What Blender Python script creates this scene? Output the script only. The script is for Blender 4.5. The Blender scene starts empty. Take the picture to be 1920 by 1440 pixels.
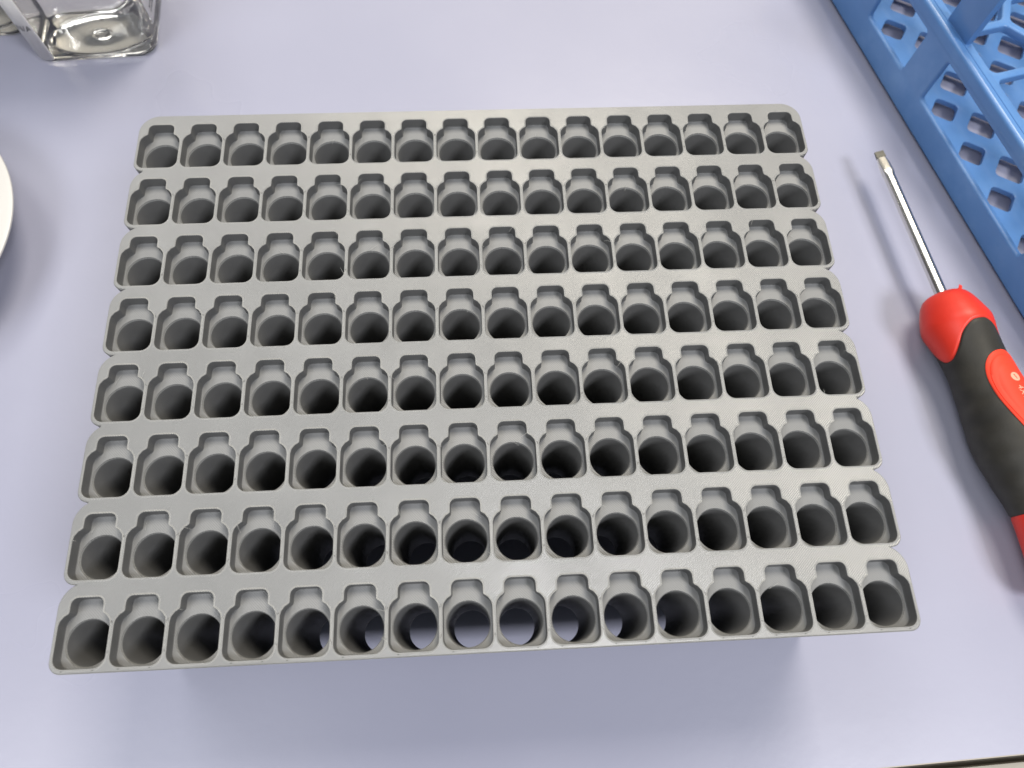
import bpy, bmesh, math, random
from mathutils import Matrix, Vector
from mathutils.geometry import tessellate_polygon

random.seed(11)
S = bpy.context.scene
C = S.collection
MM = 0.001

# ------------------------------------------------------------------ camera
RT = Matrix(((0.9985126125942116, -0.048336822378942546, 0.025221302357060344),
             (-0.03623669812696472, -0.9340054993003679, -0.3554161349500506),
             (0.04073652168674849, 0.35397355674722925, -0.9343678381247333)))
cam_d = bpy.data.cameras.new('camera')
cam = bpy.data.objects.new('camera', cam_d)
C.objects.link(cam)
rot = RT.transposed() @ Matrix(((1, 0, 0), (0, -1, 0), (0, 0, -1)))
cam.matrix_world = Matrix.Translation(Vector((-0.7527, -72.0084, 250.4404)) * MM) @ rot.to_4x4()
cam_d.sensor_width = 36.0
cam_d.lens = 1331.0 / 1920.0 * 36.0
cam_d.clip_start = 0.005
cam_d.clip_end = 50.0
cam_d.dof.use_dof = True
cam_d.dof.focus_distance = 0.205
cam_d.dof.aperture_fstop = 18.0
S.camera = cam

# ------------------------------------------------------------------ world
W = bpy.data.worlds.new("World")
S.world = W
W.use_nodes = True
bg = W.node_tree.nodes['Background']
bg.inputs[0].default_value = (0.88, 0.94, 1.0, 1)
bg.inputs[1].default_value = 0.20


# ------------------------------------------------------------------ ceiling lamps
def lamp(name, loc, size, power, color, rz=0.0):
    d = bpy.data.lights.new(name, 'AREA')
    d.shape = 'RECTANGLE'
    d.size, d.size_y = size[0] * MM, size[1] * MM
    d.energy = power
    d.color = color
    o = bpy.data.objects.new(name, d)
    C.objects.link(o)
    o.location = Vector(loc) * MM
    o.rotation_euler = (0, 0, rz)
    return o


lamp('ceiling_lamp', (430, 900, 1600), (600, 820), 30, (1.0, 0.92, 0.78))
lamp('ceiling_lamp', (-640, 840, 1600), (700, 800), 10, (1.0, 0.98, 0.95))
lamp('ceiling_lamp', (950, -800, 1500), (520, 520), 31, (0.99, 0.985, 1.0))
lamp('ceiling_lamp', (-900, -700, 1500), (900, 900), 17, (0.97, 0.98, 1.0))

S.cycles.sample_clamp_indirect = 60.0
S.view_settings.view_transform = 'Standard'
S.view_settings.look = 'None'
S.view_settings.exposure = 0.0
S.view_settings.gamma = 1.0


# ------------------------------------------------------------------ materials
class NT:
    def __init__(s, name):
        s.m = bpy.data.materials.new(name)
        s.m.use_nodes = True
        s.t = s.m.node_tree
        s.b = s.t.nodes['Principled BSDF']

    def n(s, typ, **kw):
        x = s.t.nodes.new(typ)
        for k, v in kw.items():
            setattr(x, k, v)
        return x

    def l(s, a, b):
        s.t.links.new(a, b)

    def math(s, op, a, b=None):
        x = s.n('ShaderNodeMath', operation=op)
        for i, v in enumerate((a, b)):
            if v is None:
                continue
            if isinstance(v, (int, float)):
                x.inputs[i].default_value = v
            else:
                s.l(v, x.inputs[i])
        return x.outputs[0]

    def noise(s, scale, detail=3, coord='Object', rough=0.55):
        tc = s.n('ShaderNodeTexCoord')
        x = s.n('ShaderNodeTexNoise')
        x.inputs['Scale'].default_value = scale
        x.inputs['Detail'].default_value = detail
        x.inputs['Roughness'].default_value = rough
        s.l(tc.outputs[coord], x.inputs['Vector'])
        return x.outputs['Fac']

    def ramp(s, fac, stops):
        r = s.n('ShaderNodeValToRGB')
        e = r.color_ramp.elements
        e[0].position, e[0].color = stops[0][0], (*stops[0][1], 1)
        e[1].position, e[1].color = stops[-1][0], (*stops[-1][1], 1)
        for p, c in stops[1:-1]:
            q = e.new(p)
            q.color = (*c, 1)
        s.l(fac, r.inputs[0])
        return r.outputs[0]

    def bump(s, h, dist, strength=1.0, prev=None):
        b = s.n('ShaderNodeBump')
        b.inputs['Strength'].default_value = strength
        b.inputs['Distance'].default_value = dist
        s.l(h, b.inputs['Height'])
        if prev is not None:
            s.l(prev, b.inputs['Normal'])
        return b.outputs[0]

    def set(s, col=None, rough=None, metal=None, spec=None, normal=None, **kw):
        i = s.b.inputs
        if col is not None:
            if isinstance(col, tuple):
                i['Base Color'].default_value = (*col, 1)
            else:
                s.l(col, i['Base Color'])
        if rough is not None:
            if isinstance(rough, (int, float)):
                i['Roughness'].default_value = rough
            else:
                s.l(rough, i['Roughness'])
        if metal is not None:
            i['Metallic'].default_value = metal
        if spec is not None:
            i['Specular IOR Level'].default_value = spec
        if normal is not None:
            s.l(normal, i['Normal'])
        for k, v in kw.items():
            i[k.replace('_', ' ')].default_value = v
        return s.m


GREY_A, GREY_B = (0.197, 0.200, 0.202), (0.223, 0.226, 0.228)


def printed(name, direction, period, dist, rough=0.42, spec=0.9):
    """printed plastic whose raster lines run along a diagonal (direction = +1 '/' or -1 '\\')"""
    t = NT(name)
    tc = t.n('ShaderNodeTexCoord')
    sp = t.n('ShaderNodeSeparateXYZ')
    t.l(tc.outputs['Object'], sp.inputs[0])
    x, y, z = sp.outputs
    d = t.math('SUBTRACT', x, y) if direction > 0 else t.math('ADD', x, y)
    wob = t.math('MULTIPLY', t.noise(700, 2), 0.00008)
    d = t.math('ADD', d, wob)
    h = t.math('SINE', t.math('MULTIPLY', d, 2 * math.pi / (period * MM * 1.41421)))
    amp = t.ramp(t.noise(45, 3), [(0.3, (0.6,) * 3), (0.7, (1,) * 3)])
    h = t.math('MULTIPLY', h, amp)
    nb = t.bump(h, dist * MM)
    nb = t.bump(t.noise(1500, 2), 0.02 * MM, 0.5, nb)
    col = t.ramp(t.noise(60, 4), [(0.3, GREY_A), (0.7, GREY_B)])
    return t.set(col=col, rough=rough, spec=spec, normal=nb)


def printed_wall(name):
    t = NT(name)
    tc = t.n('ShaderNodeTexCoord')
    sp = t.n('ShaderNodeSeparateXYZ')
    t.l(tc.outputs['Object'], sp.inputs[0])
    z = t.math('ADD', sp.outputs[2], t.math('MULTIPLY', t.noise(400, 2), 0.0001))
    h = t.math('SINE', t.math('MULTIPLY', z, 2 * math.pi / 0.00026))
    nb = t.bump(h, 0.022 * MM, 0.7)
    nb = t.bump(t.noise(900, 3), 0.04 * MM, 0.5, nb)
    col = t.ramp(t.noise(90, 4), [(0.3, (0.112, 0.113, 0.114)), (0.7, (0.130, 0.131, 0.132))])  # same plastic as the top, darkened so the wells look shaded
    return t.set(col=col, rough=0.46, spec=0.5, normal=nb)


def printed_ring(name):
    """perimeter extrusions round each opening: concentric lines (UV in mm: u along, v across)"""
    t = NT(name)
    tc = t.n('ShaderNodeTexCoord')
    sp = t.n('ShaderNodeSeparateXYZ')
    t.l(tc.outputs['UV'], sp.inputs[0])
    h1 = t.math('SINE', t.math('MULTIPLY', sp.outputs[1], 2 * math.pi / 0.45))
    h2 = t.math('MULTIPLY', t.math('SINE', t.math('MULTIPLY', sp.outputs[0], 2 * math.pi / 0.66)), 2.2)
    h = t.math('ADD', h1, t.math('MULTIPLY', h2, t.noise(300, 2)))
    nb = t.bump(h, 0.05 * MM, 0.9)
    nb = t.bump(t.noise(1800, 3), 0.05 * MM, 0.7, nb)
    col = t.ramp(t.noise(60, 4), [(0.3, (0.25, 0.252, 0.247)), (0.7, (0.30, 0.302, 0.296))])  # same plastic, lightened: the glint on the bead edges is put into the colour
    return t.set(col=col, rough=0.36, spec=0.6, normal=nb)


M_top = printed('grey_print_top', 1, 0.46, 0.030, 0.31)
M_ledge = printed('grey_print_ledge', -1, 0.46, 0.024, 0.42, 0.5)
M_wall_shaded = printed_wall('grey_print_wall_shaded')
M_ring_lit = printed_ring('grey_print_perimeter_lit')
t = NT('grey_print_string')
M_string = t.set(col=(0.55, 0.55, 0.53), rough=0.3)
t = NT('grey_print_pit')
M_pit = t.set(col=(0.07, 0.068, 0.065), rough=0.7)

t = NT('lavender_laminate')
n1 = t.noise(320, 4)
n2 = t.noise(9, 3)
col = t.ramp(n2, [(0.3, (0.315, 0.322, 0.415)), (0.7, (0.33, 0.336, 0.43))])
nb = t.bump(n1, 0.10 * MM, 0.35)
nb = t.bump(t.noise(60, 2), 0.25 * MM, 0.25, nb)
rg = t.ramp(t.noise(9, 3), [(0.3, (0.26,) * 3), (0.7, (0.35,) * 3)])
M_table = t.set(col=col, rough=rg, spec=0.5, normal=nb)

t = NT('taupe_laminate')
M_taupe = t.set(col=t.ramp(t.noise(40, 4), [(0.3, (0.27, 0.25, 0.21)), (0.7, (0.31, 0.29, 0.245))]), rough=0.5)
t = NT('dark_edge_band')
M_band = t.set(col=(0.10, 0.085, 0.06), rough=0.5)
t = NT('pale_edge_lip')
M_lip = t.set(col=(0.40, 0.36, 0.30), rough=0.35)

t = NT('blue_moulded_plastic')
sw = t.noise(28, 5, rough=0.6)
col = t.ramp(sw, [(0.25, (0.085, 0.205, 0.46)), (0.5, (0.102, 0.235, 0.50)), (0.75, (0.155, 0.30, 0.57))])
nb = t.bump(t.noise(500, 3), 0.03 * MM, 0.5)
M_blue = t.set(col=col, rough=0.27, spec=0.5, normal=nb, Subsurface_Weight=0.12, Subsurface_Scale=0.002)
M_blue.node_tree.nodes['Principled BSDF'].inputs['Subsurface Radius'].default_value = (0.4, 0.7, 1.0)

t = NT('red_handle_plastic')
nb = t.bump(t.noise(350, 4), 0.06 * MM, 0.5)
M_red = t.set(col=t.ramp(t.noise(70, 4), [(0.3, (0.60, 0.026, 0.013)), (0.7, (0.68, 0.036, 0.018))]), rough=0.42, spec=0.4, normal=nb)
t = NT('orange_red_inlay')
nb = t.bump(t.noise(900, 3), 0.03 * MM, 0.4)
M_inlay = t.set(col=t.ramp(t.noise(60, 4), [(0.3, (0.74, 0.05, 0.022)), (0.7, (0.80, 0.06, 0.027))]), rough=0.55, spec=0.3, normal=nb)
t = NT('black_rubber')
nb = t.bump(t.noise(1400, 3), 0.05 * MM, 0.5)
M_rubber = t.set(col=t.ramp(t.noise(90, 5), [(0.35, (0.022, 0.021, 0.018)), (0.7, (0.036, 0.034, 0.028))]), rough=0.52, spec=0.36, normal=nb)
t = NT('chrome_steel')
nb = t.bump(t.noise(600, 3), 0.02 * MM, 0.4)
M_chrome = t.set(col=(0.72, 0.70, 0.66), rough=0.22, metal=1.0, normal=nb)
t = NT('oxidised_steel_tip')
M_tip = t.set(col=t.ramp(t.noise(500, 4), [(0.3, (0.07, 0.068, 0.055)), (0.7, (0.125, 0.12, 0.10))]), rough=0.5, metal=0.35)
t = NT('pale_print_on_inlay')
M_print = t.set(col=(0.80, 0.36, 0.25), rough=0.5)

t = NT('cream_plastic')
M_cream = t.set(col=t.ramp(t.noise(30, 3), [(0.3, (0.55, 0.54, 0.52)), (0.7, (0.57, 0.56, 0.54))]), rough=0.42)
t = NT('bottle_plastic')
nb = t.bump(t.noise(60, 3), 0.25 * MM, 0.35)
M_pet = t.set(col=(0.985, 0.985, 0.98), rough=0.02, normal=nb, Transmission_Weight=1.0, IOR=1.48)
t = NT('clear_liquid')
M_liquid = t.set(col=(0.995, 0.99, 0.97), rough=0.0, Transmission_Weight=1.0, IOR=1.33)
t = NT('label_paper')
M_paper = t.set(col=t.ramp(t.noise(100, 3), [(0.3, (0.84, 0.82, 0.78)), (0.7, (0.87, 0.85, 0.81))]), rough=0.55)
t = NT('black_ink')
M_ink = t.set(col=(0.02, 0.02, 0.02), rough=0.5)
t = NT('red_ink')
M_rink = t.set(col=(0.60, 0.02, 0.03), rough=0.5)
t = NT('white_cap_plastic')
M_cap = t.set(col=(0.75, 0.75, 0.74), rough=0.4)


# ------------------------------------------------------------------ mesh helpers (all coordinates in mm)
def link(name, me, mats, parent=None):
    o = bpy.data.objects.new(name, me)
    for m in (mats if isinstance(mats, (list, tuple)) else [mats]):
        if me.materials.find(m.name) < 0:
            me.materials.append(m)
    C.objects.link(o)
    if parent is not None:
        o.parent = parent
    return o


def tag(o, label=None, cat=None, group=None, kind=None):
    for k, v in (('label', label), ('category', cat), ('group', group), ('kind', kind)):
        if v:
            o[k] = v
    return o


def empty(name, loc=(0, 0, 0), rz=0.0):
    o = bpy.data.objects.new(name, None)
    o.empty_display_size = 0.02
    C.objects.link(o)
    o.location = Vector(loc) * MM
    o.rotation_euler = (0, 0, rz)
    return o


class MB:
    """collects vertices and faces, in mm"""
    def __init__(s):
        s.v, s.f, s.mi, s.uv, s.sm = [], [], [], {}, []

    def add(s, pts):
        i = len(s.v)
        s.v += [tuple(p) for p in pts]
        return list(range(i, i + len(pts)))

    def face(s, idx, mi=0, uv=None, smooth=False):
        s.f.append(tuple(idx))
        s.mi.append(mi)
        s.sm.append(smooth)
        if uv:
            s.uv[len(s.f) - 1] = uv

    def strip(s, a, b, mi=0, closed=True, smooth=False, uvs=None):
        n = len(a)
        for i in range(n if closed else n - 1):
            j = (i + 1) % n
            uv = None
            if uvs:
                uv = [(uvs[0][i], uvs[1]), (uvs[0][i + 1], uvs[1]), (uvs[0][i + 1], uvs[2]), (uvs[0][i], uvs[2])]
            s.face((a[i], a[j], b[j], b[i]), mi, uv, smooth)

    def mesh(s, name):
        me = bpy.data.meshes.new(name)
        me.from_pydata([(x * MM, y * MM, z * MM) for x, y, z in s.v], [], s.f)
        me.polygons.foreach_set('material_index', s.mi)
        me.polygons.foreach_set('use_smooth', s.sm)
        if s.uv:
            ul = me.uv_layers.new(name='UVMap')
            for fi, uv in s.uv.items():
                p = me.polygons[fi]
                for k, li in enumerate(p.loop_indices):
                    ul.data[li].uv = uv[k]
        me.update()
        return me


def round_poly(pts, radii, seg=5):
    """2D polygon with rounded corners"""
    out = []
    n = len(pts)
    for i in range(n):
        p0, p, p1 = Vector(pts[i - 1]), Vector(pts[i]), Vector(pts[(i + 1) % n])
        r = radii[i] if isinstance(radii, (list, tuple)) else radii
        a, b = (p0 - p), (p1 - p)
        la, lb = a.length, b.length
        a.normalize(); b.normalize()
        ang = math.acos(max(-1, min(1, a.dot(b))))
        if r <= 0 or ang > math.pi - 0.02:
            out.append(tuple(p)); continue
        d = min(r / math.tan(ang / 2), la * 0.49, lb * 0.49)
        rr = d * math.tan(ang / 2)
        bis = (a + b).normalized()
        c = p + bis * (rr / math.sin(ang / 2))
        s0 = p + a * d - c
        s1 = p + b * d - c
        a0 = math.atan2(s0.y, s0.x)
        da = math.atan2(s1.y, s1.x) - a0
        while da > math.pi: da -= 2 * math.pi
        while da < -math.pi: da += 2 * math.pi
        for k in range(seg + 1):
            th = a0 + da * k / seg
            out.append((c.x + rr * math.cos(th), c.y + rr * math.sin(th)))
    return out


def curve_plate(outer, holes, thick, bevel=0.4, res=2):
    """extruded plate with real holes and rounded edges; lies in XY centred on z = 0 (mm)"""
    cu = bpy.data.curves.new('outline', 'CURVE')
    cu.dimensions = '2D'
    cu.fill_mode = 'BOTH'
    for poly in [outer] + holes:
        sp = cu.splines.new('POLY')
        sp.points.add(len(poly) - 1)
        for q, (x, y) in zip(sp.points, poly):
            q.co = (x * MM, y * MM, 0, 1)
        sp.use_cyclic_u = True
    cu.extrude = (thick / 2 - bevel) * MM
    cu.bevel_depth = bevel * MM
    cu.bevel_resolution = res
    cu.offset = -bevel * MM
    o = bpy.data.objects.new('outline', cu)
    C.objects.link(o)
    dg = bpy.context.evaluated_depsgraph_get()
    me = bpy.data.meshes.new_from_object(o.evaluated_get(dg))
    bpy.data.objects.remove(o)
    bpy.data.curves.remove(cu)
    return me


def finish(me, angle=35):
    """merge doubles, recalc normals, smooth shading with sharp edges over an angle"""
    bm = bmesh.new()
    bm.from_mesh(me)
    bmesh.ops.remove_doubles(bm, verts=bm.verts, dist=1e-6)
    bmesh.ops.recalc_face_normals(bm, faces=bm.faces)
    for f in bm.faces:
        f.smooth = True
    for e in bm.edges:
        if len(e.link_faces) == 2 and e.calc_face_angle(0) > math.radians(angle):
            e.smooth = False
    bm.to_mesh(me)
    bm.free()
    me.update()
    return me


def sharpen(me, angle):
    bm = bmesh.new()
    bm.from_mesh(me)
    for e in bm.edges:
        if len(e.link_faces) == 2 and e.calc_face_angle(0) > math.radians(angle):
            e.smooth = False
    bm.to_mesh(me)
    bm.free()
    return me


def lathe(profile, seg=48, closed_top=True, closed_bottom=True):
    """profile: list of (r, z) bottom to top"""
    m = MB()
    rings = []
    for r, z in profile:
        rings.append(m.add([(r * math.cos(2 * math.pi * k / seg), r * math.sin(2 * math.pi * k / seg), z) for k in range(seg)]))
    for a, b in zip(rings, rings[1:]):
        m.strip(a, b, smooth=True)
    if closed_bottom:
        m.face(rings[0][::-1])
    if closed_top:
        m.face(rings[-1])
    return finish(m.mesh('lathe'))


def box(x0, x1, y0, y1, z0, z1, bevel=0.0):
    bm = bmesh.new()
    bmesh.ops.create_cube(bm, size=1.0)
    for v in bm.verts:
        v.co = Vector((x0 + (v.co.x + .5) * (x1 - x0), y0 + (v.co.y + .5) * (y1 - y0), z0 + (v.co.z + .5) * (z1 - z0))) * MM
    if bevel:
        bmesh.ops.bevel(bm, geom=list(bm.edges), offset=bevel * MM, segments=2, affect='EDGES', profile=0.5)
    me = bpy.data.meshes.new('box')
    bm.to_mesh(me)
    bm.free()
    return finish(me)


def text_mesh(txt, size, mat_xform):
    cu = bpy.data.curves.new('text', 'FONT')
    cu.body = txt
    cu.size = size * MM
    cu.align_x = 'CENTER'
    cu.align_y = 'CENTER'
    cu.extrude = 0.012 * MM
    o = bpy.data.objects.new('text', cu)
    C.objects.link(o)
    dg = bpy.context.evaluated_depsgraph_get()
    me = bpy.data.meshes.new_from_object(o.evaluated_get(dg))
    bpy.data.objects.remove(o)
    me.transform(mat_xform)
    return me


# ================================================================== bench
def table_edge_y(x):
    return -111.6 + (x - 118.7) * 0.0314


bx0, bx1 = -700, 700
pts = [(bx0, table_edge_y(bx0)), (bx1, table_edge_y(bx1)), (bx1, 900), (bx0, 900)]
bm_ = MB()
a = bm_.add([(x, y, 0) for x, y in pts])
b_ = bm_.add([(x, y, -30) for x, y in pts])
bm_.face(a)
bm_.face(b_[::-1])
bm_.strip(b_, a)
bench = link('bench_top', bm_.mesh('bench_top'), M_table)
tag(bench, kind='structure')
m = MB()
for dx in (0,):
    e = [(bx0, table_edge_y(bx0) - 0.35), (bx1, table_edge_y(bx1) - 0.35), (bx1, table_edge_y(bx1)), (bx0, table_edge_y(bx0))]
    a = m.add([(x, y, -0.25) for x, y in e]); b_ = m.add([(x, y, -30) for x, y in e])
    m.face(a); m.face(b_[::-1]); m.strip(b_, a)
link('edge_band', m.mesh('edge_band'), M_lip, bench)
m = MB()
e = [(bx0, -700), (bx1, -700), (bx1, table_edge_y(bx1) - 3.4), (bx0, table_edge_y(bx0) - 3.4)]
a = m.add([(x, y, -6) for x, y in e]); b_ = m.add([(x, y, -40) for x, y in e])
m.face(a); m.face(b_[::-1]); m.strip(b_, a)
tag(link('adjoining_bench_top', m.mesh('adjoining'), M_taupe), kind='structure')
m = MB()
e = [(bx0, table_edge_y(bx0) - 3.4), (bx1, table_edge_y(bx1) - 3.4), (bx1, table_edge_y(bx1) - 0.35), (bx0, table_edge_y(bx0) - 0.35)]
a = m.add([(x, y, -9) for x, y in e]); b_ = m.add([(x, y, -28) for x, y in e])
m.face(a); m.face(b_[::-1]); m.strip(b_, a)
tag(link('bench_joint_floor', m.mesh('joint'), M_band), kind='structure')

# ================================================================== printed rack
PX, PY, ROWS, COLS = 13.0, 20.1743, 8, 16
ZT, ZB, DEEP = 70.0, 30.5, 3.5
HOLE_R, HOLE_Y = 5.36, 5.75
LEN = 16.03


def row_y(r):                      # y of the front edge of the pockets in row r (0 = rear)
    return -(r + 1 - 4.5) * PY


def col_x(c):
    return (c + 1 - 8.5) * PX


pocket = round_poly(
    [(-6, 0), (6, 0), (6, 11.0), (3.85, 12.7), (3.85, LEN), (-3.85, LEN), (-3.85, 12.7), (-6, 11.0)],
    [2.5, 2.5, 2.9, 0.8, 1.6, 1.6, 0.8, 2.9], seg=7)
# shoulders: replace by rounder arcs
pocket = round_poly(
    [(-6, 0), (6, 0), (6, 9.6), (5.75, 10.7), (4.95, 11.75), (3.85, 12.45), (3.8, LEN), (-3.8, LEN), (-3.85, 12.45), (-4.95, 11.75), (-5.75, 10.7), (-6, 9.6)],
    [2.5, 2.5, 1.2, 1.2, 1.2, 0.7, 1.6, 1.6, 0.7, 1.2, 1.2, 1.2], seg=5)


def offset_poly(poly, d):
    n = len(poly)
    out = []
    for i in range(n):
        p0, p, p1 = Vector(poly[i - 1]), Vector(poly[i]), Vector(poly[(i + 1) % n])
        t0 = (p - p0); t1 = (p1 - p)
        if t0.length < 1e-6: t0 = t1
        if t1.length < 1e-6: t1 = t0
        n0 = Vector((t0.y, -t0.x)).normalized(); n1 = Vector((t1.y, -t1.x)).normalized()
        nn = (n0 + n1).normalized()
        k = d / max(0.5, nn.dot(n0))
        out.append((p.x + nn.x * k, p.y + nn.y * k))
    return out


def dedupe(poly):
    out = []
    for p in poly:
        if not out or (Vector(p) - Vector(out[-1])).length > 0.02:
            out.append(p)
    if (Vector(out[0]) - Vector(out[-1])).length < 0.02:
        out.pop()
    return out


pocket = dedupe(pocket)
NP = len(pocket)
RIM = 0.26                         # rounded rim round each pocket
BEAD = 0.07                        # the bead stands a little proud of the raster
RING = 0.48                        # perimeter extrusion beside the rim
p_rim = offset_poly(pocket, RIM)
p_ring = offset_poly(pocket, RING)

# outline of the scalloped plate: sixteen wide strips with rounded corners, one behind the other
HW, FR, BK, RF, RB = 104.35, 1.1, 3.6, 3.0, 6.0


def strip_half(y, y0, y1):
    if y < y0 or y > y1:
        return None
    w = HW
    if y < y0 + RF:
        w = HW - RF + math.sqrt(max(0, RF * RF - (y0 + RF - y) ** 2))
    elif y > y1 - RB:
        w = HW - RB + math.sqrt(max(0, RB * RB - (y - y1 + RB) ** 2))
    return w


ys = set()
for r in range(ROWS):
    y0, y1 = row_y(r) - FR, row_y(r) + LEN + BK
    for k in range(13):
        ys.add(round(y0 + RF * (1 - math.cos(k / 12 * math.pi / 2)), 4))
        ys.add(round(y1 - RB * (1 - math.cos(k / 12 * math.pi / 2)), 4))
    if r < ROWS - 1:
        lo, hi = y0, row_y(r + 1) + LEN + BK
        for k in range(7):
            ys.add(round(lo + (hi - lo) * k / 6, 4))
right = []
for y in sorted(ys):
    w = max([q for q in (strip_half(y, row_y(r) - FR, row_y(r) + LEN + BK) for r in range(ROWS)) if q is not None] or [0])
    if w:
        right.append((w, y))
outline = right + [(-w, y) for w, y in reversed(right)]
outline = dedupe(outline)
o_in = offset_poly(outline, -0.25)

rack = empty('tube_rack', (0, 0, 0))
tag(rack, 'grey 3D-printed rack with eight rows of empty bottle-shaped wells', 'tube rack')

m = MB()
polys = [o_in]
base = m.add([(x, y, ZT) for x, y in o_in])
idx = list(base)
holes_idx = []
for r in range(ROWS):
    for c in range(COLS):
        ring = [(x + col_x(c), y + row_y(r)) for x, y in p_ring]
        polys.append(ring)
        h = m.add([(x, y, ZT) for x, y in ring])
        holes_idx.append(h)
        idx += h
tris = tessellate_polygon([[Vector((x, y, 0)) for x, y in p] for p in polys])
for tr in tris:
    a, b, c_ = (Vector(m.v[idx[i]]) for i in tr)
    tri = [idx[i] for i in tr]
    if (b - a).cross(c_ - a).z < 0:
        tri.reverse()
    m.face(tri, 0)
# perimeter band and rounded rim of every opening
lens = [0.0]
for i in range(NP):
    lens.append(lens[-1] + (Vector(p_ring[(i + 1) % NP]) - Vector(p_ring[i])).length)
k = 0
for r in range(ROWS):
    for c in range(COLS):
        rim = m.add([(x + col_x(c), y + row_y(r), ZT + BEAD) for x, y in p_rim])
        m.strip(rim, holes_idx[k], 1, uvs=(lens, 0.0, RING - RIM))
        k += 1
# outer bevel, skirt and underside
o_out = m.add([(x, y, ZT - 0.25) for x, y in outline])
m.strip(base[::-1], o_out[::-1], 1)
o_low = m.add([(x, y, ZB) for x, y in outline])
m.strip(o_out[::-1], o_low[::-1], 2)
# underside with round holes
SEG = 40
circ = [(HOLE_R * math.cos(2 * math.pi * q / SEG), HOLE_R * math.sin(2 * math.pi * q / SEG)) for q in range(SEG)]
polys = [outline]
idx = list(o_low)
for r in range(ROWS):
    for c in range(COLS):
        ring = [(x * 0.97 + col_x(c), y * 0.97 + row_y(r) + HOLE_Y) for x, y in circ]
        polys.append(ring)
        idx += m.add([(x, y, ZB) for x, y in ring])
for tr in tessellate_polygon([[Vector((x, y, 0)) for x, y in p] for p in polys]):
    a, b, c_ = (Vector(m.v[idx[i]]) for i in tr)
    tri = [idx[i] for i in tr]
    if (b - a).cross(c_ - a).z > 0:
        tri.reverse()
    m.face(tri, 2)
body = link('rack_body', m.mesh('rack_body'), [M_top, M_ring_lit, M_wall_shaded], rack)

# one well: rim, pocket wall, ledge, tube (origin at the pocket's front edge, top of the plate)
m = MB()
r0 = m.add([(x, y, BEAD) for x, y in p_rim])
mid = offset_poly(pocket, RIM * 0.35)
r1 = m.add([(x, y, BEAD * 0.7) for x, y in mid])
r2 = m.add([(x, y, -0.12) for x, y in pocket])
m.strip(r0, r1, 1, smooth=True, uvs=(lens, 0, .1))
m.strip(r1, r2, 1, smooth=True, uvs=(lens, .1, .2))
p_f = offset_poly(pocket, -0.12)
r3 = m.add([(x, y, -DEEP + 0.12) for x, y in pocket])
r4 = m.add([(x, y, -DEEP) for x, y in p_f])
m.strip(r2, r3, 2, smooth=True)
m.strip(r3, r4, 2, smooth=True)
CH = 0.24
big = [(x * (HOLE_R + CH) / HOLE_R, y * (HOLE_R + CH) / HOLE_R + HOLE_Y) for x, y in circ]
# keep the chamfer inside the ledge
big = [(x, max(y, 0.16)) for x, y in big]
cb = m.add([(x, y, -DEEP) for x, y in big])
idx = r4 + cb
for tr in tessellate_polygon([[Vector((x, y, 0)) for x, y in p_f], [Vector((x, y, 0)) for x, y in big]]):
    a, b, c_ = (Vector(m.v[idx[i]]) for i in tr)
    tri = [idx[i] for i in tr]
    if (b - a).cross(c_ - a).z < 0:
        tri.reverse()
    m.face(tri, 3)
c0 = m.add([(x, y + HOLE_Y, -DEEP - 0.55) for x, y in circ])
m.strip(cb, c0, 1, smooth=True)
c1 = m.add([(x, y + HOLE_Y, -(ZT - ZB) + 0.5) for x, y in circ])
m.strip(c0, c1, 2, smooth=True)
c2 = m.add([(x * 0.97, y * 0.97 + HOLE_Y, -(ZT - ZB)) for x, y in circ])
m.strip(c1, c2, 1, smooth=True)
well_me = sharpen(m.mesh('well'), 25)
for mm_ in (M_top, M_ring_lit, M_wall_shaded, M_ledge):
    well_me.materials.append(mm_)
first = None
for r in range(ROWS):
    for c in range(COLS):
        if first is None:
            w = first = link('well', well_me, [], rack)
        else:
            w = first.copy()
            C.objects.link(w)
            w.parent = rack
        w.location = Vector((col_x(c), row_y(r), ZT)) * MM
# end walls that carry the block
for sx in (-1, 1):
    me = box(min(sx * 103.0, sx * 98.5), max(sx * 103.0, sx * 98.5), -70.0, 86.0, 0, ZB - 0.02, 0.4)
    link('end_wall', me, M_wall_shaded, rack)

link('back_panel', box(-98.4, 98.4, 81.5, 86.0, 0, ZB - 0.02, 0.4), M_wall_shaded, rack)

link('added_front_skirt', box(-98.4, 98.4, -71.5, -70.35, 13.0, ZB - 0.02, 0.2), M_wall_shaded, rack)  # added unseen skirt that keeps light from under the front row
# stray plastic strings and small gaps left by the printer
m = MB()


def strand(p, d, L, rad, bend):
    d = Vector(d).normalized()
    side = Vector((-d.y, d.x, 0))
    prev = None
    for k in range(6):
        q = Vector(p) + d * (L * k / 5) + side * (bend * (k / 5) ** 2) + Vector((0, 0, 0.25 * math.sin(k / 5 * math.pi) + 0.05))
        rr = rad * (1 - 0.6 * k / 5)
        ring = m.add([tuple(q + side * rr), tuple(q + Vector((0, 0, rr))), tuple(q - side * rr)])
        if prev:
            m.strip(prev, ring, smooth=True)
        prev = ring


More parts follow.
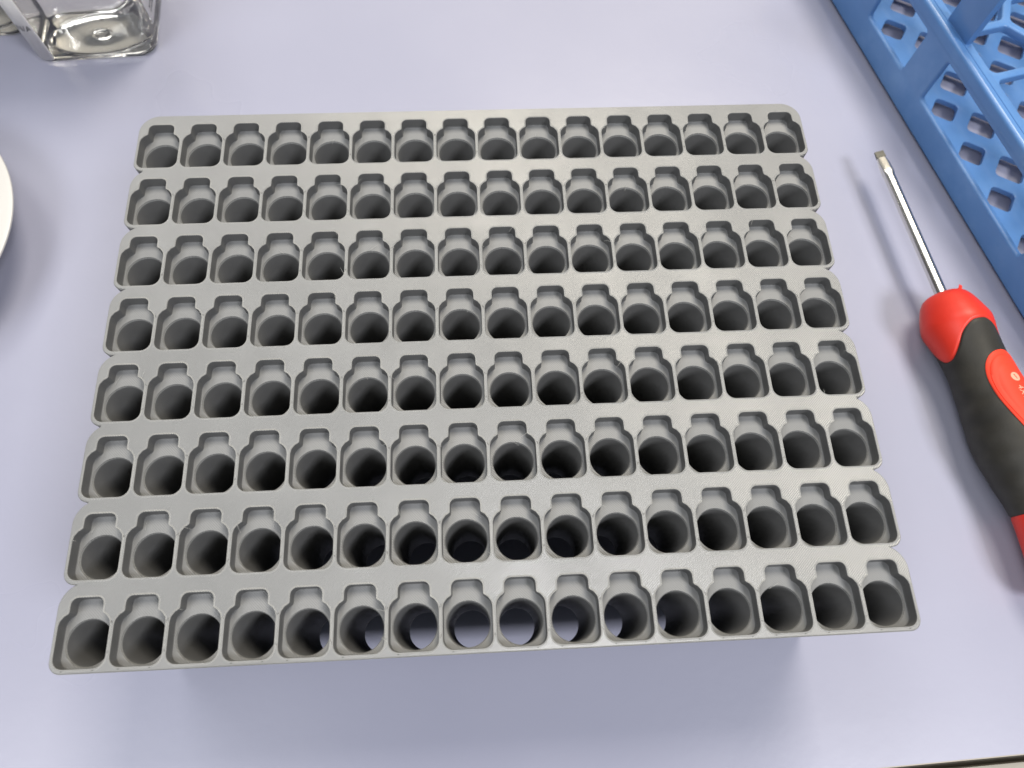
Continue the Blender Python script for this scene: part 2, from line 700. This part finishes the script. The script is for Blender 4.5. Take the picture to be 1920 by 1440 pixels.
for _ in range(150):
    r, c = random.randrange(ROWS), random.randrange(COLS)
    i = random.randrange(NP)
    x, y = p_rim[i]
    ang = random.uniform(0, 2 * math.pi)
    strand((x + col_x(c), y + row_y(r), ZT), (math.cos(ang), math.sin(ang), random.uniform(-0.2, 0.2)),
           random.choice((0.5, 0.7, 0.9, 1.2, 2.4)), 0.045, random.uniform(-0.4, 0.4))
for _ in range(26):
    r, c = random.randrange(ROWS), random.randrange(COLS)
    ang = random.uniform(0.2, 2.9)
    strand((col_x(c) + random.uniform(-4, 4), row_y(r) + random.uniform(10, 12), ZT - DEEP), (math.cos(ang), math.sin(ang), 0.1),
           random.choice((1.2, 2.0, 3.0)), 0.035, random.uniform(-0.5, 0.5))
tag(link('plastic_strings', m.mesh('strings'), M_string, rack), kind='stuff')
m = MB()
for r in range(ROWS):
    for c in range(COLS - 1):
        for yy in (3.2, 10.0):
            if random.random() < 0.55:
                for dx in (-0.16, 0.16):
                    x = col_x(c) + PX / 2 + dx + random.uniform(-.04, .04)
                    y = row_y(r) + yy + random.uniform(-.3, .3)
                    L = random.uniform(0.12, 0.38); w_ = 0.05
                    m.face(m.add([(x - w_, y - L, ZT + .066), (x + w_, y - L, ZT + .066), (x + w_, y + L, ZT + .066), (x - w_, y + L, ZT + .066)]))
for c in range(COLS):
    for dx in (-3.6, 3.6):
        if random.random() < 0.7:
            x, y = col_x(c) + dx, row_y(7) - 0.45
            m.face(m.add([(x - .22, y - .09, ZT + .066), (x + .22, y - .05, ZT + .066), (x + .2, y + .09, ZT + .066), (x - .2, y + .05, ZT + .066)]))
tag(link('print_gaps', m.mesh('gaps'), M_pit, rack), kind='stuff')

# ================================================================== screwdriver
AX0 = Vector((166.9, 115.2, 12.9))                    # blade tip
adir = Vector((9.0, -68.4, 0)).normalized()
side = Vector((-adir.y, adir.x, 0))                   # towards +x
if side.x < 0:
    side = -side
UP = Vector((0, 0, 1))
S0 = 68.2                                             # where the handle begins, along the axis from the tip
driver = empty('screwdriver', (AX0.x, AX0.y, 0))
tag(driver, 'slotted screwdriver with red and black handle lying beside the blue rack', 'screwdriver')
ORI = Vector((AX0.x, AX0.y, 0))


def interp(tab, s):
    if s <= tab[0][0]: return tab[0][1]
    n = len(tab)
    for i in range(n - 1):
        (a0, b0), (a1, b1) = tab[i], tab[i + 1]
        if s <= a1:
            h = a1 - a0
            m0 = (b1 - tab[i - 1][1]) / (a1 - tab[i - 1][0]) if i > 0 else (b1 - b0) / h
            m1 = (tab[i + 2][1] - b0) / (tab[i + 2][0] - a0) if i + 2 < n else (b1 - b0) / h
            u_ = (s - a0) / h
            return (b0 * (2 * u_ ** 3 - 3 * u_ ** 2 + 1) + h * m0 * (u_ ** 3 - 2 * u_ ** 2 + u_)
                    + b1 * (-2 * u_ ** 3 + 3 * u_ ** 2) + h * m1 * (u_ ** 3 - u_ ** 2))
    return tab[-1][1]


BEND = [(-200, 0), (S0 + 6, 0), (S0 + 18, 0.6), (S0 + 32, 1.4), (S0 + 55, 1.5), (S0 + 84, 0.6), (S0 + 120, 0.6)]


def P(s, r, phi):                                     # phi from the top, positive towards +x
    return tuple(AX0 - ORI + adir * s + side * interp(BEND, s) + (UP * math.cos(phi) + side * math.sin(phi)) * r)


prof = [(0, 5.6), (1.0, 7.4), (3.0, 8.9), (6.0, 10.2), (9, 11.2), (12.5, 12.1), (15, 12.0), (21, 11.0), (28, 10.6), (34, 10.8), (44, 11.7), (55, 12.7), (62, 12.6), (72, 11.0), (80, 9.4), (85, 8.9), (92, 9.2), (102, 9.9), (110, 9.4), (113, 7.5)]


def hr(s, phi):
    r = interp(prof, s)
    # finger ridges on the left flank of the grip
    if 34 < s < 84:
        lat = math.exp(-((math.degrees(phi) + 75) / 38) ** 2)
        r -= 0.62 * lat * (0.5 + 0.5 * math.cos((s - 52) / 9.0 * 2 * math.pi)) * min(1, (s - 34) / 8) * min(1, (84 - s) / 8)
    # slightly squared section
    return r * (1 + 0.012 * math.cos(4 * phi))


def bound(phi):                                        # red / black boundary
    d = abs(math.degrees((phi + math.pi) % (2 * math.pi) - math.pi + 0.0) - 2)
    tab = [(-15, 15.5), (0, 15.1), (15, 15.5), (35, 18.3), (50, 22), (65, 25), (80, 26.6), (100, 25.8), (120, 22), (150, 16), (180, 14), (200, 15)]
    return interp(tab, d)


NPH = 120


def sleeve(f0, f1, ns, off0, mat, name, cap0=False, cap1=False, lip=0.0):
    m = MB()
    rings = []
    for i in range(ns + 1):
        t_ = i / ns
        ring = []
        for k in range(NPH):
            phi = 2 * math.pi * k / NPH - math.pi
            s0_, s1_ = f0(phi), f1(phi)
            s_ = s0_ + (s1_ - s0_) * t_
            r = hr(s_, phi) + off0
            d0, d1 = (s_ - s0_), (s1_ - s_)
            if lip:
                dd = min(d0 if not cap0 else 9, d1 if not cap1 else 9)
                r -= lip * math.exp(-(dd / 0.45) ** 2)
            ring.append(P(S0 + s_, r, phi))
        rings.append(m.add(ring))
    for a, b in zip(rings, rings[1:]):
        m.strip(b, a, smooth=True)
    if cap0:
        m.face(rings[0], smooth=False)
    if cap1:
        m.face(rings[-1][::-1], smooth=False)
    me = m.mesh(name)
    bm = bmesh.new(); bm.from_mesh(me)
    bmesh.ops.recalc_face_normals(bm, faces=bm.faces)
    bm.to_mesh(me); bm.free()
    return link(name, me, mat, driver)


sleeve(lambda p: 0.0, bound, 40, 0.0, M_red, 'collar', cap0=True, lip=0.5)
sleeve(lambda p: bound(p) + 0.04, lambda p: 84.0, 90, 0.0, M_rubber, 'grip', lip=0.5)
sleeve(lambda p: 84.05, lambda p: 113.0, 30, -0.1, M_red, 'end_cap', cap1=True, lip=0.3)
# moulding flash on the collar
m = MB()
ring = [P(S0 + 1.3, 7.45, math.radians(a_)) for a_ in (8, 12, 16, 20)]
ring2 = [P(S0 - 0.5 + 0.3 * i, 8.1 + 0.1 * i, math.radians(a_)) for i, a_ in enumerate((15, 16, 18, 20))]
m.strip(m.add(ring), m.add(ring2), closed=False, smooth=True)
ring3 = [P(S0 + 1.6, 7.75, math.radians(a_)) for a_ in (8, 12, 16, 20)]
m.strip(m.add(ring3), m.add(ring2), closed=False, smooth=True)
link('moulding_flash', m.mesh('flash'), M_red, driver)


def driver_obj(m, name, mat, ang=30, parent=None):
    return link(name, finish(m.mesh(name), ang), mat, parent or driver)


# shaft: round bar flaring into the flat blade
m = MB()
rings = []
SR = 2.15
sec = [(9.5, SR, SR), (11.5, SR, SR * 1.0), (14, SR, SR), (S0 + 4, SR, SR)]
stations = [(3.2, 1.78, 0.75), (4.5, 1.95, 0.95), (6.5, 2.12, 1.3), (9.0, 2.2, 1.75), (11.0, 2.15, 2.0), (12.5, SR, SR), (20, SR, SR), (40, SR, SR), (S0 + 4, SR, SR)]
ROLL = math.radians(14)
for s_, wx, wz in stations:
    ring = []
    for k in range(32):
        a_ = 2 * math.pi * k / 32
        # superellipse turns into a flat blade near the tip
        ex = 0.55 if s_ < 12 else 1.0
        cx = math.copysign(abs(math.cos(a_)) ** ex, math.cos(a_)) * wx
        cz = math.copysign(abs(math.sin(a_)) ** ex, math.sin(a_)) * wz
        x_ = cx * math.cos(ROLL) - cz * math.sin(ROLL)
        z_ = cx * math.sin(ROLL) + cz * math.cos(ROLL)
        ring.append(tuple(AX0 - ORI + adir * s_ + side * x_ + UP * z_))
    rings.append(m.add(ring))
for a, b in zip(rings, rings[1:]):
    m.strip(b, a, smooth=True)
m.face(rings[0]); m.face(rings[-1][::-1])
driver_obj(m, 'shaft', M_chrome, 40)
m = MB()
rings = []
for s_, wx, wz in [(0, 1.7, 0.42), (1.5, 1.74, 0.55), (3.15, 1.78, 0.74)]:
    ring = []
    for cx, cz in [(-wx, -wz), (wx, -wz), (wx, wz), (-wx, wz)]:
        x_ = cx * math.cos(ROLL) - cz * math.sin(ROLL)
        z_ = cx * math.sin(ROLL) + cz * math.cos(ROLL)
        ring.append(tuple(AX0 - ORI + adir * s_ + side * x_ + UP * z_))
    rings.append(m.add(ring))
for a, b in zip(rings, rings[1:]):
    m.strip(b, a)
m.face(rings[0]); m.face(rings[-1][::-1])
driver_obj(m, 'blade_tip', M_tip, 20)

# inlay: raised egg shape on top of the grip, with two engraved lines
IS0, IS1, IPHI = 27.7, 74.0, math.radians(13)


def egg(t_):
    return 23.2 * max(t_, 1e-6) ** 0.45 * max(1 - t_, 0) ** 1.15


m = MB()
outl = []
NT_ = 40
for i in range(NT_ + 1):
    t_ = (1 - math.cos(math.pi * i / NT_)) / 2
    outl.append((IS0 + (IS1 - IS0) * t_, egg(t_)))
for i in range(NT_ - 1, 0, -1):
    t_ = (1 - math.cos(math.pi * i / NT_)) / 2
    outl.append((IS0 + (IS1 - IS0) * t_, -egg(t_)))
cen = (IS0 + 18.0, 0.0)


def lift(s_, off, h):
    phi = IPHI + off / interp(prof, s_)
    return P(S0 + s_, hr(s_, phi) + h, phi)


levels = [(1.0, -0.3), (0.99, 0.32), (0.965, 0.45), (0.90, 0.50), (0.885, 0.28), (0.87, 0.50), (0.80, 0.52), (0.72, 0.54), (0.70, 0.47), (0.68, 0.55), (0.5, 0.58), (0.3, 0.6), (0.1, 0.6)]
rings = [m.add([lift(cen[0] + (s_ - cen[0]) * f, w_ * f, h) for s_, w_ in outl]) for f, h in levels]
for a, b in zip(rings, rings[1:]):
    m.strip(a, b, smooth=True)
m.face(rings[-1])
inlay = driver_obj(m, 'inlay', M_inlay, 50)


def bend_on(me, s_c, off_c, ang, h):
    ca, sa = math.cos(ang), math.sin(ang)
    for v in me.vertices:
        x, y, z = (q / MM for q in v.co)
        v.co = Vector(lift(s_c + x * ca - y * sa, off_c + x * sa + y * ca, h + z)) * MM
    return me


link('size_marking', bend_on(text_mesh('4X100', 3.1, Matrix.Identity(4)), 46.3, -0.75, 0.0, 0.63), M_print, inlay)
# round slot icon: disc with a slot left open
seg = 28
out_ = [(1.7 * math.cos(2 * math.pi * k / seg), 1.7 * math.sin(2 * math.pi * k / seg)) for k in range(seg)]
slot = round_poly([(-1.0, -0.19), (1.0, -0.19), (1.0, 0.19), (-1.0, 0.19)], 0.05, 2)
me = curve_plate(out_, [slot], 0.06, 0.01, 0)
bend_on(me, 38.8, -0.3, math.radians(15), 0.65)
link('slot_icon', me, M_print, inlay)

# ================================================================== blue test-tube rack
UVEC = (0.2367, -0.9716)
brack = empty('test_tube_rack', (172.796, 212.706, 0), math.atan2(UVEC[1], UVEC[0]))
tag(brack, 'blue moulded plastic rack with diamond lattice floor and windowed side', 'tube rack')
U0, U1, ND = -45, 215, 110
XZ = Matrix(((1, 0, 0, 0), (0, 0, -1, 0), (0, 1, 0, 0), (0, 0, 0, 1)))      # plate XY -> (u, z), thickness along n
# side wall with windows, each with a sill 14 mm above the bench
wins = []
for (a_, b__) in ((-38, 10), (25, 57), (73.5, 154.3), (170, 205)):
    wins.append(round_poly([(a_, 14.0), (b__, 14.0), (b__, 34.3), (a_, 34.3)], 1.6, 5))
wall_out = round_poly([(U0, 1.0), (U1, 1.0), (U1, 38.0), (U0, 38.0)], 0.5, 2)
me = curve_plate(wall_out, wins, 2.8, 1.0, 3)
me.transform(XZ)
me.transform(Matrix.Translation((0, 1.4 * MM, 0)))
link('side_wall', finish(me), M_blue, brack)
# lattice floor: square holes standing on a corner
holes = []
for j in range(0, 9):
    nn = 16.2 + 12.1 * j
    side_ = 10.0 if j == 0 else 11.4
    for k in range(-6, 7):
        uu = 76.5 + 24.2 * k + (12.1 if j % 2 else 0)
        if uu < U0 + 8 or uu > U1 - 8 or nn > ND - 9:
            continue
        h_ = side_ * 0.7071
        holes.append(round_poly([(uu - h_, nn), (uu, nn - h_), (uu + h_, nn), (uu, nn + h_)], 2.0, 4))
me = curve_plate([(U0 + .5, 2.4), (U1 - .5, 2.4), (U1 - .5, ND), (U0 + .5, ND)], holes, 2.6, 0.35, 2)
me.transform(Matrix.Translation((0, 0, 4.8 * MM)))
link('lattice_floor', finish(me), M_blue, brack)
# top rail (profile swept along u)
prof_r = [(-0.25, 37.0)]
for k in range(7):
    a_ = math.pi - k / 6 * math.pi / 2
    prof_r.append((1.45 + 1.7 * math.cos(a_), 39.9 + 1.7 * math.sin(a_)))
prof_r += [(2.85, 41.5), (2.95, 41.2), (3.15, 41.2), (3.25, 41.45), (5.9, 41.4), (6.4, 41.1), (6.6, 40.5), (6.6, 37.0)]
m = MB()
A_ = m.add([(U0 - 1, n_, z_) for n_, z_ in prof_r])
B_ = m.add([(U1 + 1, n_, z_) for n_, z_ in prof_r])
m.strip(A_, B_, smooth=False)
m.face(A_); m.face(B_[::-1])
link('top_rail', finish(m.mesh('rail'), 40), M_blue, brack)


# honeycomb grid between the rails
def bar_poly(p, q, w):
    d = (Vector(q) - Vector(p)).normalized()
    s_ = Vector((-d.y, d.x)) * w / 2
    return [tuple(Vector(p) - s_), tuple(Vector(q) - s_), tuple(Vector(q) + s_), tuple(Vector(p) + s_)]


cells = []
UB, NB, PB = 65.5, 27.0, 24.2


def inset_hex(pts, d):
    return round_poly(offset_poly(pts, -d), 2.8, 5)


for j in range(4):
    for k in range(-6, 8):
        u0 = UB + PB * k
        if j == 0:
            h = [(u0, 6.0), (u0 + PB, 6.0), (u0 + PB, NB), (u0 + PB / 2, NB + 8), (u0, NB)]
        else:
            nb_ = NB + 8 + (j - 1) * 24.0
            ux = u0 + (PB / 2 if j % 2 else 0)
            h = [(ux, nb_), (ux + PB / 2, nb_ - 8), (ux + PB, nb_), (ux + PB, nb_ + 16), (ux + PB / 2, nb_ + 24), (ux, nb_ + 16)]
        if min(p_[0] for p_ in h) < U0 + 2 or max(p_[0] for p_ in h) > U1 - 2 or max(p_[1] for p_ in h) > ND - 2:
            continue
        cells.append(inset_hex(h, 1.75))
me = curve_plate([(U0, 5.2), (U1, 5.2), (U1, ND), (U0, ND)], cells, 3.6, 0.7, 2)
me.transform(Matrix.Translation((0, 0, 38.8 * MM)))
link('honeycomb_grid', finish(me), M_blue, brack)
# upright tab behind the rail
me = box(58.6, 72.9, 3.6, 6.8, 41.0, 96, 0.35)
link('upright_tab', me, M_blue, brack)
# far wall
me = box(U0, U1, ND, ND + 2.6, 1.8, 41, 0.4)
link('side_wall', me, M_blue, brack)
for uu in (U0 - 2.6, U1):
    link('end_wall', box(uu, uu + 2.6, 2.7, ND - .1, 1.8, 37, 0.4), M_blue, brack)


# ================================================================== bottles
def rounded_square(w, d, r, seg=8):
    return round_poly([(-w / 2, -d / 2), (w / 2, -d / 2), (w / 2, d / 2), (-w / 2, d / 2)], r, seg)


def loft(sections, cap0=True, cap1=True, flip=False):
    m = MB()
    rings = [m.add([(x, y, z) for x, y in poly]) for poly, z in sections]
    for a, b in zip(rings, rings[1:]):
        m.strip(a, b, smooth=True)
    if cap0: m.face(rings[0][::-1])
    if cap1: m.face(rings[-1])
    if flip:
        m.f = [f[::-1] for f in m.f]
    return m


def make_bottle(loc, rz, label, fill):
    W_, H = 53.0, 92.0
    b = empty('square_bottle', loc, rz)
    tag(b, label, 'bottle')
    secs = []
    R = 7.5

    def ring(sc, r, n=8):
        return rounded_square(W_ * sc, W_ * sc, r * sc, n)
    zs = [(0.90, 0.0), (0.955, 0.35), (0.985, 1.4), (1.0, 3.4), (1.0, 60), (1.0, H - 6), (0.96, H - 2), (0.80, H + 6), (0.62, H + 11)]
    outer = [(ring(s_, R), z) for s_, z in zs]
    T = 1.1 / (W_ / 2)
    inner = [(ring(s_ - T, R), z + (1.3 if i < 4 else 0)) for i, (s_, z) in enumerate(zs)]
    # outer shell, open at the neck, inner shell reversed
    m = MB()
    ro = [m.add([(x, y, z) for x, y in p]) for p, z in outer]
    ri = [m.add([(x, y, z) for x, y in p]) for p, z in inner]
    for a, b_ in zip(ro, ro[1:]):
        m.strip(a, b_, smooth=True)
    for a, b_ in zip(ri, ri[1:]):
        m.strip(b_, a, smooth=True)
    m.strip(ro[-1], ri[-1], smooth=True)

    # base outside: flat land, then a shallow round push-up with a gate nub
    def base(rim, zf, rev):
        n = 48
        prev_idx = None
        circ_ = lambda r_, z_: m.add([(r_ * math.cos(2 * math.pi * k / n), r_ * math.sin(2 * math.pi * k / n), z_) for k in range(n)])
        c_out = circ_(21.9, zf)
        outer2 = [m.v[i] for i in rim]
        idx_ = rim + c_out
        for tr in tessellate_polygon([[Vector((m.v[i][0], m.v[i][1], 0)) for i in rim], [Vector((m.v[i][0], m.v[i][1], 0)) for i in c_out]]):
            a, b__, c_ = (Vector((m.v[idx_[i]][0], m.v[idx_[i]][1], 0)) for i in tr)
            tri = [idx_[i] for i in tr]
            up = (b__ - a).cross(c_ - a).z > 0
            if up != rev:
                tri.reverse()
            m.face(tri)
        seq = [c_out] + [circ_(r_, zf + dz) for r_, dz in ((21.7, 0.35), (21.3, 0.45), (20.9, 0.3), (12, 0.34), (5, 0.45), (3.4, 0.7), (2.8, 0.35), (1.6, 0.25), (0.4, 0.25))]
        for a, b__ in zip(seq, seq[1:]):
            if rev:
                m.strip(a, b__, smooth=True)
            else:
                m.strip(b__, a, smooth=True)
        m.face(seq[-1] if rev else seq[-1][::-1])
    base(ro[0], 0.0, False)
    base(ri[0], 1.3, True)
    me = m.mesh('bottle_shell')
    bm = bmesh.new(); bm.from_mesh(me)
    bmesh.ops.remove_doubles(bm, verts=bm.verts, dist=1e-7)
    bmesh.ops.recalc_face_normals(bm, faces=bm.faces)
    bm.to_mesh(me); bm.free()
    link('bottle_shell', me, M_pet, b)
    if fill:
        # liquid overlaps the inner face of the shell by a hair
        E = 0.06 / (W_ / 2)
        sec = [(ring(s_ - T + E, R), z + (1.3 if i < 4 else 0) - (0.04 if i == 0 else 0)) for i, (s_, z) in enumerate(zs[:5])]
        sec.append((ring(1.0 - T + E, R), fill))
        m = MB()
        rr = [m.add([(x, y, z) for x, y in p]) for p, z in sec]
        for a, b_ in zip(rr, rr[1:]):
            m.strip(a, b_, smooth=True)
        m.face(rr[-1])
        zb = 1.26
        n = 48
        circ_ = lambda r_, z_: m.add([(r_ * math.cos(2 * math.pi * k / n), r_ * math.sin(2 * math.pi * k / n), z_) for k in range(n)])
        c_out = circ_(21.9, zb)
        idx_ = rr[0] + c_out
        for tr in tessellate_polygon([[Vector((m.v[i][0], m.v[i][1], 0)) for i in rr[0]], [Vector((m.v[i][0], m.v[i][1], 0)) for i in c_out]]):
            m.face([idx_[i] for i in tr])
        seq = [c_out] + [circ_(r_, zb + dz) for r_, dz in ((21.7, 0.35), (21.3, 0.45), (20.9, 0.3), (12, 0.34), (5, 0.45), (3.4, 0.7), (2.8, 0.35), (1.6, 0.25), (0.4, 0.25))]
        for a, b_ in zip(seq, seq[1:]):
            m.strip(a, b_, smooth=True)
        m.face(seq[-1])
        me = m.mesh('liquid')
        bm = bmesh.new(); bm.from_mesh(me)
        bmesh.ops.recalc_face_normals(bm, faces=bm.faces)
        bm.to_mesh(me); bm.free()
        link('liquid', me, M_liquid, b)
    me = lathe([(15, H + 9), (16.5, H + 9.2), (17, H + 10), (17, H + 26), (16.4, H + 27)], 48)
    link('cap', me, M_cap, b)
    return b


TILT = math.radians(3.0)
b1 = make_bottle((-169.2, 211.2, 0.02), TILT, 'clear square bottle with N/A label strip and liquid inside', 74.0)
W_ = 53.0
R = 7.5
hw = W_ / 2


def path_pts(poly_off):
    """left face and front-left corner of the bottle, then on to the front face; offset outwards"""
    o_ = poly_off
    pts_ = [(-hw - o_, y) for y in (-4.5, -8, -12, -hw + R)]
    for k in range(1, 13):
        a_ = math.pi + k / 12 * math.pi / 2
        pts_.append((-hw + R + (R + o_) * math.cos(a_), -hw + R + (R + o_) * math.sin(a_)))
    pts_ += [(-hw + R + q, -hw - o_) for q in (0.5, 1.0, 1.4, 1.7, 1.9)]
    return pts_


def sheet(pts_in, z0, z1, th, name, mat, parent, rc=1.6):
    """thin label wrapped along a path of (x, y); rounded lower end corner"""
    m = MB()
    n = len(pts_in)
    cum = [0]
    for a, b in zip(pts_in, pts_in[1:]):
        cum.append(cum[-1] + (Vector(b) - Vector(a)).length)
    low, up = [], []
    for i, (x, y) in enumerate(pts_in):
        d = min(cum[-1] - cum[i], 99)
        zz = z0
        if d < rc:
            zz = z0 + rc - math.sqrt(max(0, rc * rc - (rc - d) ** 2))
        low.append((x, y, zz)); up.append((x, y, z1))
    a = m.add(low); b = m.add(up)
    m.strip(a, b, closed=False, smooth=True)
    o_ = link(name, m.mesh(name), mat, parent)
    md = o_.modifiers.new('thickness', 'SOLIDIFY')
    md.thickness = th * MM
    md.offset = 1
    return o_


lab = sheet(path_pts(0.05), 1.9, 70, 0.08, 'corner_label', M_paper, b1)
# letters bent onto the rounded corner
ac = math.pi + math.radians(52)
nc = Vector((math.cos(ac), math.sin(ac), 0))
tc_ = Vector((-math.sin(ac), math.cos(ac), 0))
pc = Vector((-hw + R, -hw + R, 0)) + nc * (R + 0.16)


def bent_text(txt, size, zc, parent, name, mat, ang_c):
    cu_m = text_mesh(txt, size, Matrix.Identity(4))
    for v in cu_m.vertices:
        a_ = ang_c + (v.co.x / MM) / R
        rr = R + 0.17 + v.co.z / MM
        v.co = Vector(((-hw + R + rr * math.cos(a_)) * MM, (-hw + R + rr * math.sin(a_)) * MM, zc * MM + v.co.y))
    return link(name, cu_m, mat, parent)


bent_text('N/A', 3.9, 18.6, lab, 'lettering', M_ink, math.pi + math.radians(74))
# label on the right face
rl = sheet([(hw + 0.05, y) for y in (-14.5, -12, -6, 0, 6, 12, 15.5)], 7.5, 66, 0.08, 'side_label', M_paper, b1, 0.01)
mt = Matrix.Identity(4)


def face_text(txt, size, y, z, rotz, mat, parent, name):
    # plane x = hw: text x axis -> +y or up
    ex = Vector((0, math.cos(rotz), math.sin(rotz)))
    ey = Vector((0, -math.sin(rotz), math.cos(rotz)))
    nx = Vector((1, 0, 0))
    p = Vector((hw + 0.17, y, z)) * MM
    M_ = Matrix(((ex.x, ey.x, nx.x, p.x), (ex.y, ey.y, nx.y, p.y), (ex.z, ey.z, nx.z, p.z), (0, 0, 0, 1)))
    return link(name, text_mesh(txt, size, M_), mat, parent)


# fine print as bars too small to read in the photograph
m = MB()
for li, zz in enumerate((10.6, 12.3)):
    y = -10.5 + li * 0.2
    while y < 9:
        L = random.uniform(0.5, 1.6)
        m.face(m.add([(hw + 0.15, y, zz - .45), (hw + 0.15, y + L, zz - .45), (hw + 0.15, y + L, zz + .45), (hw + 0.15, y, zz + .45)]))
        y += L + random.uniform(0.25, 0.5)
link('fine_print', m.mesh('fine_print'), M_ink, rl)
m = MB()
for k, (y, w_) in enumerate(((9.3, 1.0),)):
    m.face(m.add([(hw + 0.15, y, 10.6), (hw + 0.15, y + w_, 11.2), (hw + 0.15, y + w_ + 0.4, 26), (hw + 0.15, y - 0.9, 26)]))
link('red_mark', m.mesh('red_mark'), M_rink, rl)

make_bottle((-228.0, 225.0, 0.02), TILT, 'clear square bottle at the left edge, behind the labelled one', 60.0)

# ================================================================== white round dish at the left edge
dish = empty('round_dish', (-233.6, 85.0, 0))
tag(dish, 'round cream-white lid raised above the bench at the left edge', 'lid')
pr = [(54, 18.2), (57.6, 18.3), (58.7, 18.5), (59.05, 18.9), (59.1, 19.3), (59.0, 19.65), (58.7, 19.85), (58.2, 19.95), (57.2, 20.0), (40, 20.0), (0.5, 20.0)]
link('lid_top', lathe(pr, 128), M_cream, dish)
link('pedestal', lathe([(34, 0), (36, 0.4), (36.4, 1.5), (36.4, 18.18)], 96), M_cream, dish)


# ================================================================== added wall behind the bench, out of view, to lighten the bottles' refraction
t = NT('cream_wall_paint')
M_wallpaint = t.set(col=(0.78, 0.74, 0.66), rough=0.7)
tag(link('added_back_wall', box(-2600, 2600, 1750, 1800, -800, 2400), M_wallpaint), kind='structure')
